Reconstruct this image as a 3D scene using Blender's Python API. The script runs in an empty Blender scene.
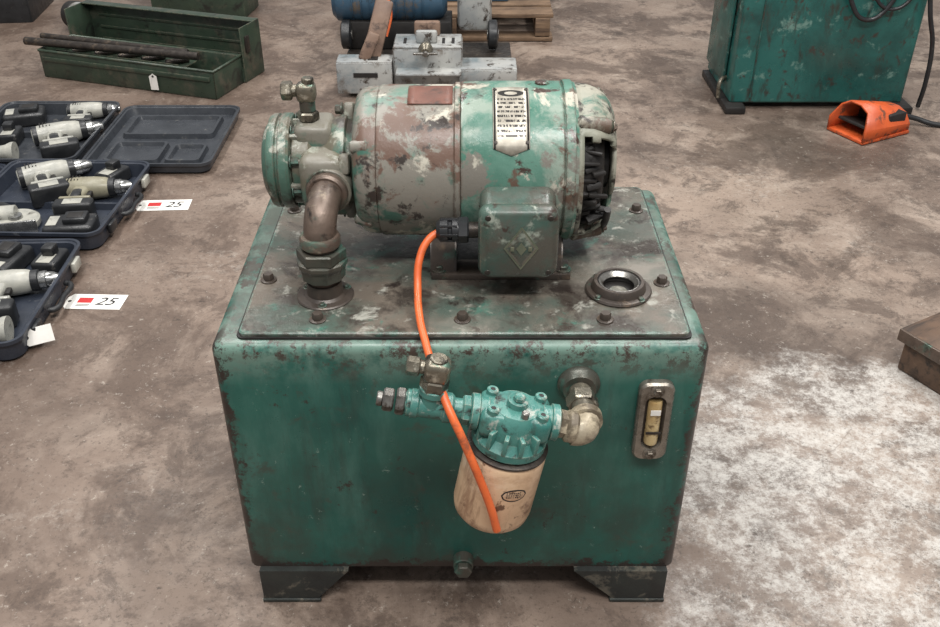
import bpy, bmesh, math, random
from mathutils import Vector, Matrix, Euler
random.seed(7)
S = bpy.context.scene
S.view_settings.view_transform = 'Standard'
S.view_settings.look = 'None'
S.view_settings.exposure = 0.0

# ------------------------------------------------------------------ colour
def srgb(r, g, b):
    def c(v):
        v /= 255.0
        return v/12.92 if v <= 0.04045 else ((v+0.055)/1.055)**2.4
    return (c(r), c(g), c(b), 1.0)

# ------------------------------------------------------------------ materials
class NT:
    def __init__(s, name):
        s.m = bpy.data.materials.new(name); s.m.use_nodes = True
        s.t = s.m.node_tree; s.n = s.t.nodes; s.l = s.t.links
        s.b = s.n['Principled BSDF']
        s.tc = s.n.new('ShaderNodeTexCoord')
    def node(s, ty, **kw):
        n = s.n.new(ty)
        for k, v in kw.items(): setattr(n, k, v)
        return n
    def coord(s, scale=(1,1,1), off=(0,0,0), out='Object'):
        mp = s.n.new('ShaderNodeMapping'); mp.inputs['Scale'].default_value = scale
        mp.inputs['Location'].default_value = off
        s.l.new(s.tc.outputs[out], mp.inputs['Vector']); return mp.outputs[0]
    def noise(s, scale, detail=6, rough=0.6, dist=0.0, vec=None, off=None):
        n = s.n.new('ShaderNodeTexNoise'); n.inputs['Scale'].default_value = scale
        n.inputs['Detail'].default_value = detail; n.inputs['Roughness'].default_value = rough
        n.inputs['Distortion'].default_value = dist
        if vec is None:
            vec = s.coord(off=off or (random.uniform(-9,9), random.uniform(-9,9), random.uniform(-9,9)))
        s.l.new(vec, n.inputs['Vector']); return n.outputs['Fac']
    def ramp(s, fac, lo, hi, a=0.0, b=1.0):
        n = s.n.new('ShaderNodeMapRange'); n.clamp = True
        n.inputs['From Min'].default_value = lo; n.inputs['From Max'].default_value = hi
        n.inputs['To Min'].default_value = a; n.inputs['To Max'].default_value = b
        s.l.new(fac, n.inputs['Value']); return n.outputs[0]
    def mix(s, fac, a, b):
        n = s.n.new('ShaderNodeMix'); n.data_type = 'RGBA'
        for sock, v in ((n.inputs[0], fac), (n.inputs[6], a), (n.inputs[7], b)):
            if isinstance(v, (tuple, float, int)): sock.default_value = v
            else: s.l.new(v, sock)
        return n.outputs[2]
    def math(s, op, a, b=0.0, clamp=False):
        n = s.n.new('ShaderNodeMath'); n.operation = op; n.use_clamp = clamp
        for i, v in enumerate((a, b)):
            if isinstance(v, (float, int)): n.inputs[i].default_value = v
            else: s.l.new(v, n.inputs[i])
        return n.outputs[0]
    def edge(s, radius, lo=0.01, hi=0.12, nscale=40):
        bv = s.n.new('ShaderNodeBevel'); bv.samples = 4; bv.inputs['Radius'].default_value = radius
        ge = s.n.new('ShaderNodeNewGeometry')
        d = s.n.new('ShaderNodeVectorMath'); d.operation = 'DOT_PRODUCT'
        s.l.new(bv.outputs[0], d.inputs[0]); s.l.new(ge.outputs['Normal'], d.inputs[1])
        e = s.math('SUBTRACT', 1.0, d.outputs['Value'])
        nz = s.ramp(s.noise(nscale, 5, 0.7), 0.42, 0.62)
        return s.ramp(s.math('MULTIPLY', e, nz), lo, hi)
    def bump(s, h, strength=0.3, dist=0.002):
        n = s.n.new('ShaderNodeBump'); n.inputs['Strength'].default_value = strength
        n.inputs['Distance'].default_value = dist
        s.l.new(h, n.inputs['Height']); s.l.new(n.outputs[0], s.b.inputs['Normal'])
    def col(s, c):
        if isinstance(c, tuple): s.b.inputs['Base Color'].default_value = c
        else: s.l.new(c, s.b.inputs['Base Color'])
    def rough(s, r):
        if isinstance(r, (float, int)): s.b.inputs['Roughness'].default_value = r
        else: s.l.new(r, s.b.inputs['Roughness'])

def layered(name, c1, c2, layers=(), rough=0.5, rvar=0.15, scale=5, metal=0.0, edge=None, bump=0.25, bscale=30, spec=None):
    t = NT(name)
    c = t.mix(t.ramp(t.noise(scale, 6, 0.65), 0.35, 0.65), c1, c2)
    for ly in layers:
        colr, sc, lo, hi = ly[:4]
        st = ly[4] if len(ly) > 4 else (1,1,1)
        v = t.coord(scale=st, off=(random.uniform(-9,9), random.uniform(-9,9), random.uniform(-9,9)))
        m = t.ramp(t.noise(sc, 9, 0.68, 0.3, vec=v), lo, hi)
        c = t.mix(m, c, colr)
    if edge:
        e = t.edge(*edge[1:])
        c = t.mix(e, c, edge[0])
    t.col(c)
    t.rough(t.ramp(t.noise(scale*2, 5), 0.3, 0.7, rough-rvar, rough+rvar))
    t.b.inputs['Metallic'].default_value = metal
    if bump: t.bump(t.noise(bscale, 7, 0.7), bump)
    return t.m

RUST = srgb(88, 66, 54); RUSTD = srgb(50, 40, 35)

def tank_material():
    t = NT('tank_teal_paint')
    c = t.mix(t.ramp(t.noise(3.5, 5, 0.6), 0.35, 0.65), srgb(22, 72, 65), srgb(42, 96, 85))
    v = t.coord(scale=(5, 5, 1.4), off=(3, 1, 7))
    c = t.mix(t.ramp(t.noise(2.2, 8, 0.65, vec=v), 0.5, 0.72, 0, 0.6), c, srgb(78, 120, 109))
    v = t.coord(scale=(8, 8, 1.3), off=(5, 8, 2))
    c = t.mix(t.ramp(t.noise(2.0, 8, 0.7, vec=v), 0.52, 0.68, 0, 0.75), c, srgb(42, 56, 50))
    sp = t.node('ShaderNodeSeparateXYZ'); t.l.new(t.tc.outputs['Object'], sp.inputs[0])
    X, Y, Z = sp.outputs['X'], sp.outputs['Y'], sp.outputs['Z']
    g = t.ramp(Z, -0.25, 0.12, 1.0, 0.0)
    g = t.math('MULTIPLY', g, t.ramp(t.noise(5, 10, 0.72), 0.40, 0.58))
    c = t.mix(g, c, srgb(48, 62, 55))
    c = t.mix(t.ramp(t.noise(9, 9, 0.75, 0.3), 0.56, 0.64, 0, 0.75), c, srgb(60, 66, 58))
    c = t.mix(t.ramp(t.noise(20, 10, 0.8, 0.1), 0.61, 0.64, 0, 0.9), c, RUSTD)
    c = t.mix(t.ramp(t.noise(40, 8, 0.78, 0.1), 0.63, 0.67, 0, 0.7), c, srgb(138, 158, 147))
    tp = t.ramp(Z, 0.170, 0.232)
    c = t.mix(t.math('MULTIPLY', tp, t.ramp(t.noise(13, 8, 0.7), 0.40, 0.54, 0, .85)), c, srgb(112, 138, 126))  # mottled pale top band: light off the rounded bevel painted into the colour
    c = t.mix(t.math('MULTIPLY', tp, t.ramp(t.noise(15, 10, 0.82), 0.51, 0.55)), c, srgb(66, 55, 49))
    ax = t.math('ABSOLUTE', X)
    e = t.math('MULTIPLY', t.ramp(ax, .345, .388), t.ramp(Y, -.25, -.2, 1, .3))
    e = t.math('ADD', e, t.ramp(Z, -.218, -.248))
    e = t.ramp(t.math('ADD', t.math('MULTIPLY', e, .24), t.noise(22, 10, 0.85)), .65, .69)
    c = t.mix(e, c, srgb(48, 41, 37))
    up = t.math('MULTIPLY', t.ramp(Z, .243, .248), t.ramp(t.noise(9, 8, .7), .40, .58, .2, .9))
    c = t.mix(up, c, srgb(78, 82, 74))
    t.col(c)
    t.rough(t.ramp(t.noise(12, 6), 0.3, 0.7, 0.24, 0.5))
    t.bump(t.noise(18, 8, 0.6), 0.22, 0.003)
    return t.m
M_TANK = tank_material()
M_PLATE = layered('lid_oily_paint', srgb(72, 88, 80), srgb(84, 84, 77),
    [(srgb(102, 94, 85), 6, .44, .58), (srgb(62, 56, 51), 9, .48, .58), (srgb(62, 106, 93), 8, .57, .65), (srgb(154, 153, 144), 24, .57, .66), (srgb(42,35,32), 15, .57, .65), (srgb(128,122,113), 3.4, .54, .7)],
    rough=.28, rvar=.14, scale=6, edge=(srgb(104, 138, 126), .008, .01, .1, 40), bump=.45, bscale=45)
M_MOTOR = layered('motor_green_paint', srgb(62, 106, 91), srgb(94, 130, 116),
    [(srgb(132, 146, 134), 9, .51, .60), (srgb(116, 112, 104), 6, .545, .575), (srgb(96, 76, 65), 8, .55, .585), (srgb(176, 172, 158), 16, .58, .62), (srgb(62, 46, 40), 20, .58, .62), (srgb(56, 72, 64), 6, .54, .64)],
    rough=.32, scale=8, edge=(srgb(80, 60, 48), .006, .01, .1, 60), bump=.45, bscale=40)
M_MOTORL = layered('motor_flaked_paint', srgb(66, 104, 91), srgb(104, 128, 115),
    [(srgb(128, 124, 115), 5, .50, .56), (srgb(182, 177, 163), 7, .54, .575), (srgb(102, 80, 69), 10, .54, .58), (srgb(58, 96, 83), 6, .55, .60), (srgb(52, 45, 41), 18, .56, .61)],
    rough=.36, scale=7, edge=(srgb(80, 60, 48), .006, .01, .1, 60), bump=.5, bscale=40)
M_BELL = layered('endbell_cream_rust', srgb(160, 156, 142), srgb(118, 122, 108),
    [(srgb(70, 104, 90), 9, .53, .59), (srgb(88, 71, 59), 8, .50, .57), (srgb(46, 40, 35), 18, .56, .62)], rough=.5, scale=7, bump=.6)
M_PUMP = layered('pump_green_paint', srgb(62, 94, 82), srgb(86, 112, 99),
    [(srgb(104, 100, 86), 10, .5, .57), (srgb(58, 53, 47), 13, .52, .59), (srgb(158, 160, 148), 20, .57, .62), (srgb(120,116,106), 7, .54, .6)],
    rough=.36, scale=9, edge=(srgb(92, 78, 66), .005, .01, .1, 70), bump=.6, bscale=60)
M_JBOX = layered('junction_box_paint', srgb(50, 74, 66), srgb(70, 90, 81),
    [(srgb(76, 74, 67), 9, .45, .58), (srgb(134, 140, 129), 16, .56, .63), (srgb(56, 44, 38), 22, .56, .62)],
    rough=.3, scale=10, edge=(srgb(126, 116, 102), .006, .01, .1, 60), bump=.35, bscale=50)
M_CAST = layered('filter_head_teal', srgb(50, 108, 101), srgb(78, 128, 119),
    [(srgb(58, 80, 73), 16, .5, .61), (srgb(156, 163, 154), 28, .59, .65), (srgb(44, 46, 43), 24, .57, .64)],
    rough=.3, scale=14, edge=(srgb(150, 156, 142), .003, .01, .1, 80), bump=.3, bscale=90)
M_RUST = layered('rusty_pipe', srgb(112, 96, 85), srgb(84, 72, 64),
    [(srgb(80, 106, 94), 14, .55, .66), (srgb(156, 144, 127), 20, .57, .67), (srgb(42, 37, 34), 18, .56, .66)],
    rough=.36, scale=16, metal=.35, bump=.6, bscale=70)
M_RUSTG = layered('rusty_green_fitting', srgb(70, 78, 71), srgb(84, 79, 71),
    [(srgb(76, 108, 97), 16, .54, .63), (srgb(44, 38, 34), 18, .54, .65)], rough=.38, scale=16, metal=.35, bump=.4, bscale=70)
M_BRASS = layered('aged_brass', srgb(132, 125, 110), srgb(98, 93, 83), [(srgb(60, 56, 50), 30, .53, .63), (srgb(192, 187, 171), 34, .57, .67), (srgb(84, 110, 96), 24, .59, .67)], rough=.33, scale=30, metal=.6, bump=.25, bscale=80)
M_STEEL = layered('worn_steel', srgb(146, 144, 140), srgb(108, 105, 100), [(srgb(70, 62, 54), 30, .54, .64)], rough=.35, scale=30, metal=.75, bump=.2, bscale=80)
M_STEELD = layered('dark_steel', srgb(72, 66, 61), srgb(52, 47, 44), [(srgb(98, 86, 74), 30, .56, .66)], rough=.42, scale=30, metal=.5, bump=.3, bscale=80)
M_DARK = layered('grimy_black', srgb(24, 22, 21), srgb(38, 35, 33), [], rough=.55, scale=20, bump=.3)
M_FILTER = layered('filter_tan_paint', srgb(216, 184, 150), srgb(198, 164, 132),
    [(srgb(170, 132, 103), 9, .49, .64), (srgb(230, 207, 180), 5, .55, .7), (srgb(108, 80, 62), 30, .58, .64), (srgb(130, 99, 78), 14, .57, .64), (srgb(150, 116, 90), 7, .53, .66, (5,5,1))], rough=.36, rvar=.08, scale=9, edge=(srgb(130, 104, 80), .004, .01, .1, 60), bump=.15)
M_CREAMM = layered('grey_tan_elbow', srgb(182, 169, 145), srgb(138, 128, 110), [(srgb(92, 82, 68), 22, .5, .62), (srgb(84,112,100), 20, .6, .67), (srgb(212, 200, 174), 30, .6, .68)], rough=.4, scale=24, metal=.15, bump=.35, bscale=60)
M_ORANGEC = layered('orange_cable_rubber', srgb(216, 104, 54), srgb(198, 88, 42), [(srgb(140, 74, 46), 26, .54, .67)], rough=.4, scale=20, bump=0)
M_BLACKP = layered('black_plastic', srgb(30, 31, 33), srgb(42, 43, 45), [(srgb(88, 84, 80), 30, .62, .74)], rough=.4, scale=18, bump=.1)
M_CASE = layered('case_blue_grey_plastic', srgb(40, 45, 55), srgb(52, 57, 67), [(srgb(96, 98, 102), 22, .62, .74)], rough=.34, scale=12, bump=.15, bscale=200)
M_CASEB = layered('case_grey_plastic', srgb(46, 49, 54), srgb(60, 63, 68), [(srgb(104, 102, 98), 22, .6, .76)], rough=.32, scale=12, bump=.15, bscale=200)
M_TOOLG = layered('tool_grey_housing', srgb(150, 150, 143), srgb(178, 176, 166), [(srgb(86, 83, 76), 24, .57, .68)], rough=.35, scale=24, bump=.1)
M_TOOLY = layered('tool_bronze_housing', srgb(150, 145, 124), srgb(126, 121, 104), [(srgb(70, 66, 58), 24, .58, .7)], rough=.34, scale=24, bump=.1)
M_CHROME = layered('chuck_metal', srgb(190, 190, 188), srgb(150, 150, 148), [], rough=.25, scale=30, metal=.9, bump=0)
M_TBOX = layered('toolbox_green', srgb(58, 72, 58), srgb(46, 58, 48), [(srgb(80, 78, 66), 9, .54, .66), (srgb(36, 38, 34), 14, .55, .67)],
    rough=.4, scale=8, edge=(srgb(110, 104, 88), .006, .01, .1, 50), bump=.2)
M_CAB = layered('cabinet_teal_paint', srgb(34, 92, 87), srgb(50, 106, 100),
    [(srgb(30, 68, 65), 3, .47, .65), (srgb(104, 138, 129), 14, .59, .67), (srgb(60, 58, 53), 18, .57, .63), (srgb(50, 60, 55), 6, .55, .66, (4,4,1))],
    rough=.3, scale=3, edge=(srgb(60, 54, 46), .01, .01, .1, 30), bump=.2)
M_ORANGE = layered('pedal_orange_paint', srgb(204, 92, 46), srgb(182, 76, 36), [(srgb(104, 60, 42), 16, .54, .62)], rough=.4, scale=12, edge=(srgb(90, 50, 36), .006, .01, .1, 50), bump=.2)
M_WOOD = layered('weathered_wood', srgb(128, 104, 82), srgb(100, 80, 62), [(srgb(64, 50, 42), 4, .5, .66, (1, 9, 9))], rough=.75, scale=8, bump=.4)
M_WOODD = layered('oily_wood', srgb(96, 74, 58), srgb(72, 56, 45), [(srgb(42, 34, 29), 4, .52, .66, (1, 9, 9)), (srgb(132, 104, 80), 6, .56, .68)], rough=.6, scale=8, bump=.4)
M_WHITEM = layered('grey_sheet_metal', srgb(146, 150, 151), srgb(176, 176, 172), [(srgb(108, 98, 88), 9, .52, .62), (srgb(66, 57, 50), 16, .56, .63), (srgb(110,126,132), 5, .55, .68)], rough=.4, scale=7, metal=.15, edge=(srgb(80, 66, 56), .008, .01, .1, 40), bump=.25)
M_BLUE = layered('blue_motor_paint', srgb(60, 88, 108), srgb(46, 72, 92), [(srgb(92, 84, 76), 10, .54, .63), (srgb(36,34,34), 16, .57, .67)], rough=.4, scale=8, bump=.3)
M_PAPER = layered('tag_paper', srgb(232, 229, 224), srgb(222, 219, 212), [], rough=.7, scale=20, bump=0)
M_RED = layered('tag_red_print', srgb(190, 48, 48), srgb(176, 40, 42), [], rough=.6, scale=20, bump=0)
M_INK = layered('black_ink', srgb(24, 24, 28), srgb(30, 30, 34), [], rough=.5, scale=20, bump=0)
M_REDB = layered('red_brown_primer', srgb(118, 76, 63), srgb(96, 64, 54), [(srgb(60, 47, 41), 18, .52, .62), (srgb(120, 136, 116), 24, .57, .66)], rough=.5, scale=12, bump=.4)
M_AMBER = layered('gauge_amber_tube', srgb(206, 186, 140), srgb(160, 132, 88), [(srgb(90, 70, 48), 30, .54, .64)], rough=.12, scale=18, bump=0)
M_STRAP = layered('brown_leather_strap', srgb(132, 108, 92), srgb(106, 84, 72), [(srgb(70, 54, 47), 14, .56, .66)], rough=.55, scale=10, bump=.3)
M_FLANGE = layered('dark_rust_flange', srgb(78, 69, 62), srgb(57, 51, 47), [(srgb(108, 92, 77), 18, .56, .66), (srgb(62,92,80), 14, .58, .67)], rough=.38, scale=14, metal=.2, bump=.4)
M_GAUGE = layered('gauge_chrome', srgb(150, 144, 134), srgb(112, 106, 98), [(srgb(74, 66, 57), 22, .5, .62)], rough=.3, scale=24, metal=.6, bump=.25)
M_FEET = layered('foot_dark_paint', srgb(46, 51, 48), srgb(35, 36, 35), [(srgb(88, 84, 75), 20, .55, .62)], rough=.5, scale=12, bump=.3)
M_EMB = layered('emblem_bronze', srgb(124, 122, 104), srgb(96, 104, 88), [], rough=.4, scale=30, metal=.3)

def nameplate_mat():
    t = NT('engraved_nameplate')
    sp = t.node('ShaderNodeSeparateXYZ'); t.l.new(t.tc.outputs['UV'], sp.inputs[0])
    U, V = sp.outputs['X'], sp.outputs['Y']
    rows = t.math('GREATER_THAN', t.math('SINE', t.math('MULTIPLY', V, 88.0)), 0.0)
    v2 = t.coord(scale=(14, 6, 1), out='UV')
    words = t.math('GREATER_THAN', t.noise(1.6, 3, .6, vec=v2), 0.47)
    txt = t.math('MULTIPLY', rows, words)
    inb = t.math('MULTIPLY', t.math('LESS_THAN', t.math('ABSOLUTE', t.math('SUBTRACT', U, .5)), .39),
                 t.math('LESS_THAN', t.math('ABSOLUTE', t.math('SUBTRACT', V, .45)), .30))
    txt = t.math('MULTIPLY', txt, inb)
    du = t.math('DIVIDE', t.math('SUBTRACT', U, .5), .36); dv = t.math('DIVIDE', t.math('SUBTRACT', V, .86), .075)
    r2 = t.math('ADD', t.math('MULTIPLY', du, du), t.math('MULTIPLY', dv, dv))
    hdr = t.math('MULTIPLY', t.math('LESS_THAN', r2, 1.0), t.math('GREATER_THAN', r2, .25))
    bd = t.math('MULTIPLY', t.math('GREATER_THAN', t.math('ABSOLUTE', t.math('SUBTRACT', U, .5)), .425), t.math('LESS_THAN', t.math('ABSOLUTE', t.math('SUBTRACT', U, .5)), .475))
    k = t.math('MAXIMUM', t.math('MAXIMUM', txt, hdr), bd)
    c = t.mix(t.ramp(t.noise(30, 4), .4, .6), srgb(190, 184, 171), srgb(154, 148, 136))
    c = t.mix(k, c, srgb(40, 38, 36)); t.col(c); t.rough(.35); t.b.inputs['Metallic'].default_value = .3
    return t.m
M_NAME = nameplate_mat()

def floor_material():
    t = NT('stained_concrete')
    sp = t.node('ShaderNodeSeparateXYZ'); t.l.new(t.tc.outputs['Object'], sp.inputs[0])
    X, Y = sp.outputs['X'], sp.outputs['Y']
    c = t.mix(t.ramp(t.noise(1.1, 9, 0.62, .3), .36, .64), srgb(106, 91, 81), srgb(144, 127, 114))
    c = t.mix(t.ramp(t.noise(5, 10, 0.7, .4), .48, .64, 0, .65), c, srgb(162, 147, 134))
    # trodden dark stains, large blotches and finer ones
    c = t.mix(t.ramp(t.noise(2.4, 10, 0.70, .5), .50, .58, 0, .8), c, srgb(84, 70, 61))
    c = t.mix(t.ramp(t.noise(4.6, 12, .76, .5), .52, .59, 0, .65), c, srgb(74, 61, 53))
    c = t.mix(t.ramp(t.noise(9, 12, .80, .3), .54, .61, 0, .65), c, srgb(66, 55, 48))
    c = t.mix(t.ramp(t.noise(1.6, 8, .6, .4), .53, .66, 0, .5), c, srgb(66, 55, 48))
    lf = t.ramp(X, .1, -1.1, 0, .40)
    c = t.mix(lf, c, srgb(96, 78, 67))
    # worn, pale area at the right front (floor object origin is at y = 3)
    dx = t.math('DIVIDE', t.math('SUBTRACT', X, .88), .52); dy = t.math('DIVIDE', t.math('SUBTRACT', Y, .22-3), .50)
    r = t.math('ADD', t.math('MULTIPLY', dx, dx), t.math('MULTIPLY', dy, dy))
    r = t.math('ADD', r, t.ramp(t.noise(4, 10, .75), .3, .7, -.9, .9))
    wm = t.ramp(r, 1.30, .55)
    sk = t.math('MULTIPLY', t.ramp(t.noise(11, 14, .86), .45, .55), t.ramp(t.noise(60, 10, .8), .40, .54, .4, 1))
    c = t.mix(t.math('MULTIPLY', wm, t.math('MULTIPLY', sk, .85)), c, srgb(194, 190, 184))
    c = t.mix(t.math('MULTIPLY', wm, .12), c, srgb(170, 166, 160))
    pm = t.math('MULTIPLY', t.ramp(t.noise(1.9, 6, .6), .58, .70), t.ramp(t.noise(34, 8, .75), .5, .6, 0, .3))
    c = t.mix(pm, c, srgb(182, 174, 164))
    c = t.mix(t.ramp(t.noise(120, 4, .7), .56, .68, 0, .6), c, srgb(66, 56, 49))
    c = t.mix(t.ramp(t.noise(60, 6, .75), .6, .68, 0, .5), c, srgb(182, 173, 162))
    c = t.mix(t.ramp(t.noise(22, 10, .8, .1), .60, .66, 0, .75), c, srgb(56, 47, 41))
    nz = t.node('ShaderNodeTexNoise'); nz.inputs['Scale'].default_value = 3; nz.inputs['Detail'].default_value = 8
    t.l.new(t.tc.outputs['Object'], nz.inputs['Vector'])
    vm = t.node('ShaderNodeVectorMath', operation='MULTIPLY_ADD'); vm.inputs[1].default_value = (.35, .35, .35)
    t.l.new(nz.outputs['Color'], vm.inputs[0]); t.l.new(t.tc.outputs['Object'], vm.inputs[2])
    vo = t.node('ShaderNodeTexVoronoi', feature='DISTANCE_TO_EDGE'); vo.inputs['Scale'].default_value = .8
    t.l.new(vm.outputs[0], vo.inputs['Vector'])
    cr = t.math('MULTIPLY', t.ramp(vo.outputs['Distance'], .0020, .0006), t.ramp(t.noise(1.3, 4), .54, .62))
    c = t.mix(t.math('MULTIPLY', cr, .3), c, srgb(58, 48, 42))
    t.col(c)
    t.rough(t.ramp(t.noise(6, 8, .7), .3, .7, .36, .7))
    t.bump(t.noise(40, 9, .75), .35, .004)
    return t.m
M_FLOOR = floor_material()

# ------------------------------------------------------------------ geometry helpers
def link(o, parent=None):
    S.collection.objects.link(o)
    if parent: o.parent = parent
    return o
def empty(name, loc=(0,0,0), rot=(0,0,0), parent=None):
    o = bpy.data.objects.new(name, None); o.location = loc; o.rotation_euler = rot; o.empty_display_size = .1
    return link(o, parent)
def mk(name, bm, mat, parent=None, loc=(0,0,0), rot=(0,0,0), smooth=True, ang=35, M=None):
    bmesh.ops.recalc_face_normals(bm, faces=bm.faces)
    me = bpy.data.meshes.new(name); bm.to_mesh(me); bm.free()
    if smooth:
        me.shade_smooth(); me.set_sharp_from_angle(angle=math.radians(ang))
    me.materials.append(mat)
    o = bpy.data.objects.new(name, me); o.location = loc; o.rotation_euler = rot
    if M is not None: o.matrix_local = M
    return link(o, parent)
def dirM(loc, d):
    return Matrix.Translation(loc) @ Vector(d).normalized().to_track_quat('Z', 'Y').to_matrix().to_4x4()
def box(name, size, loc, mat, parent=None, rot=(0,0,0), bev=.004, seg=2):
    bm = bmesh.new(); bmesh.ops.create_cube(bm, size=1)
    bmesh.ops.scale(bm, vec=size, verts=bm.verts)
    if bev: bmesh.ops.bevel(bm, geom=bm.edges[:], offset=min(bev, min(size)*.45), segments=seg, profile=.5, affect='EDGES')
    return mk(name, bm, mat, parent, loc, rot)
def lathe_bm(prof, seg=48, bm=None):
    bm = bm or bmesh.new(); rings = []
    for h, r in prof:
        if r < 1e-6: rings.append([bm.verts.new((0,0,h))])
        else: rings.append([bm.verts.new((r*math.cos(2*math.pi*i/seg), r*math.sin(2*math.pi*i/seg), h)) for i in range(seg)])
    for a, b in zip(rings, rings[1:]):
        for i in range(seg):
            j = (i+1) % seg
            if len(a) == 1 and len(b) == 1: continue
            if len(a) == 1: bm.faces.new((a[0], b[i], b[j]))
            elif len(b) == 1: bm.faces.new((a[i], a[j], b[0]))
            else: bm.faces.new((a[i], a[j], b[j], b[i]))
    return bm
def lathe(name, prof, loc, d, mat, parent=None, seg=48, ang=35):
    return mk(name, lathe_bm(prof, seg), mat, parent, M=dirM(loc, d), ang=ang)
def cyl(name, r, p0, p1, mat, parent=None, seg=32, r2=None, ch=.0015):
    p0 = Vector(p0); p1 = Vector(p1); L = (p1-p0).length; r2 = r if r2 is None else r2
    ch = min(ch, L*.3, r*.4)
    return lathe(name, [(0,0),(0,r-ch),(ch,r),(L-ch,r2),(L,r2-ch),(L,0)], p0, p1-p0, mat, parent, seg)
def hexa(name, r, p0, p1, mat, parent=None):
    return cyl(name, r, p0, p1, mat, parent, seg=6, ch=.0025)
def bolt(name, loc, d, r, mat, parent, h=None):
    h = h or r*.8; d = Vector(d).normalized(); loc = Vector(loc)
    bm = lathe_bm([(0,0),(0,r*1.5),(r*.22,r*1.5),(r*.28,r*1.4),(r*.28,0)], 20)
    lathe_bm([(r*.28,0),(r*.28,r),(r*.28+h*.8,r),(r*.28+h,r*.85),(r*.28+h,0)], 6, bm)
    return mk(name, bm, mat, parent, M=dirM(loc, d))
def tube(name, pts, r, mat, parent=None, smooth=True, res=10):
    cu = bpy.data.curves.new(name, 'CURVE'); cu.dimensions = '3D'; cu.bevel_depth = r; cu.bevel_resolution = 5
    cu.use_fill_caps = True; cu.resolution_u = res
    sp = cu.splines.new('BEZIER'); sp.bezier_points.add(len(pts)-1)
    for bp, p in zip(sp.bezier_points, pts):
        bp.co = p; bp.handle_left_type = bp.handle_right_type = 'AUTO' if smooth else 'VECTOR'
    cu.materials.append(mat)
    tmp = bpy.data.objects.new(name+'_c', cu); S.collection.objects.link(tmp)
    dg = bpy.context.evaluated_depsgraph_get(); dg.update()
    me = bpy.data.meshes.new_from_object(tmp.evaluated_get(dg)); me.name = name
    bpy.data.objects.remove(tmp); me.shade_smooth()
    if not me.materials: me.materials.append(mat)
    return link(bpy.data.objects.new(name, me), parent)
def arc3(p0, pc, p1, n=10):
    p0, pc, p1 = Vector(p0), Vector(pc), Vector(p1); out = []
    for i in range(n+1):
        t = i/n; out.append(p0*(1-t)**2 + pc*2*t*(1-t)*.96 + p1*t**2 + (p0+p1)*.5*2*t*(1-t)*.04)
    return out
def rr(w, d, r, z, n=5, cx=0, cy=0):
    pts = []
    r = min(r, w/2-.0001, d/2-.0001)
    for qx, qy, a0 in ((1,1,0),(-1,1,90),(-1,-1,180),(1,-1,270)):
        for i in range(n+1):
            a = math.radians(a0+90*i/n)
            pts.append((cx+qx*(w/2-r)+r*math.cos(a), cy+qy*(d/2-r)+r*math.sin(a), z))
    return pts
def loops_bm(loops, bm=None, cap0=True, cap1=True):
    bm = bm or bmesh.new(); L = [[bm.verts.new(p) for p in lp] for lp in loops]
    for a, b in zip(L, L[1:]):
        n = len(a)
        for i in range(n): bm.faces.new((a[i], a[(i+1)%n], b[(i+1)%n], b[i]))
    if cap0: bm.faces.new(L[0])
    if cap1: bm.faces.new(L[-1])
    return bm
def text(name, s, size, loc, rot, mat, parent=None):
    cu = bpy.data.curves.new(name, 'FONT'); cu.body = s; cu.size = size; cu.extrude = .0004
    cu.align_x = 'CENTER'; cu.align_y = 'CENTER'; cu.shear = .3; cu.materials.append(mat)
    o = bpy.data.objects.new(name, cu); o.location = loc; o.rotation_euler = rot
    return link(o, parent)

# ------------------------------------------------------------------ floor
bm = bmesh.new(); bmesh.ops.create_grid(bm, x_segments=2, y_segments=2, size=9)
mk('floor', bm, M_FLOOR, loc=(0, 3, 0), smooth=False)

# ================================================================== HYDRAULIC POWER UNIT
U = empty('hydraulic_power_unit')
CX = -.015; TW = .778; TD = .555; TB = .082; TT = .579
bm = bmesh.new(); bmesh.ops.create_cube(bm, size=1)
bmesh.ops.scale(bm, vec=(TW, TD, TT-TB), verts=bm.verts)
es = [e for e in bm.edges if not all(v.co.z < 0 for v in e.verts)]
bmesh.ops.bevel(bm, geom=es, offset=.019, segments=6, profile=.5, affect='EDGES')
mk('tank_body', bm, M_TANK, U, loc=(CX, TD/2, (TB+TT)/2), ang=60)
PX0, PX1, PY0, PY1 = -.361, .343, .018, .535
PZ = .589
pc = ((PX0+PX1)/2, (PY0+PY1)/2)
bm = loops_bm([rr(PX1-PX0, PY1-PY0, .012, TT-.001), rr(PX1-PX0, PY1-PY0, .012, PZ-.002), rr(PX1-PX0-.004, PY1-PY0-.004, .011, PZ)])
mk('lid_plate', bm, M_PLATE, U, loc=(pc[0], pc[1], 0))
bm = loops_bm([rr(PX1-PX0+.007, PY1-PY0+.007, .012, TT-.001), rr(PX1-PX0+.007, PY1-PY0+.007, .012, TT+.003)])
mk('lid_gasket', bm, M_DARK, U, loc=(pc[0], pc[1], 0))
k = 0
for (x, y) in [(-.241,.055),(-.012,.055),(.214,.055),(-.340,.175),(.322,.165),(.318,.43),(-.336,.43),(-.24,.51),(0,.51),(.24,.51)]:
    k += 1; bolt('lid_bolt_%d' % k, (x, y, PZ), (0,0,1), .009, M_FLANGE, U, h=.011)

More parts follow.
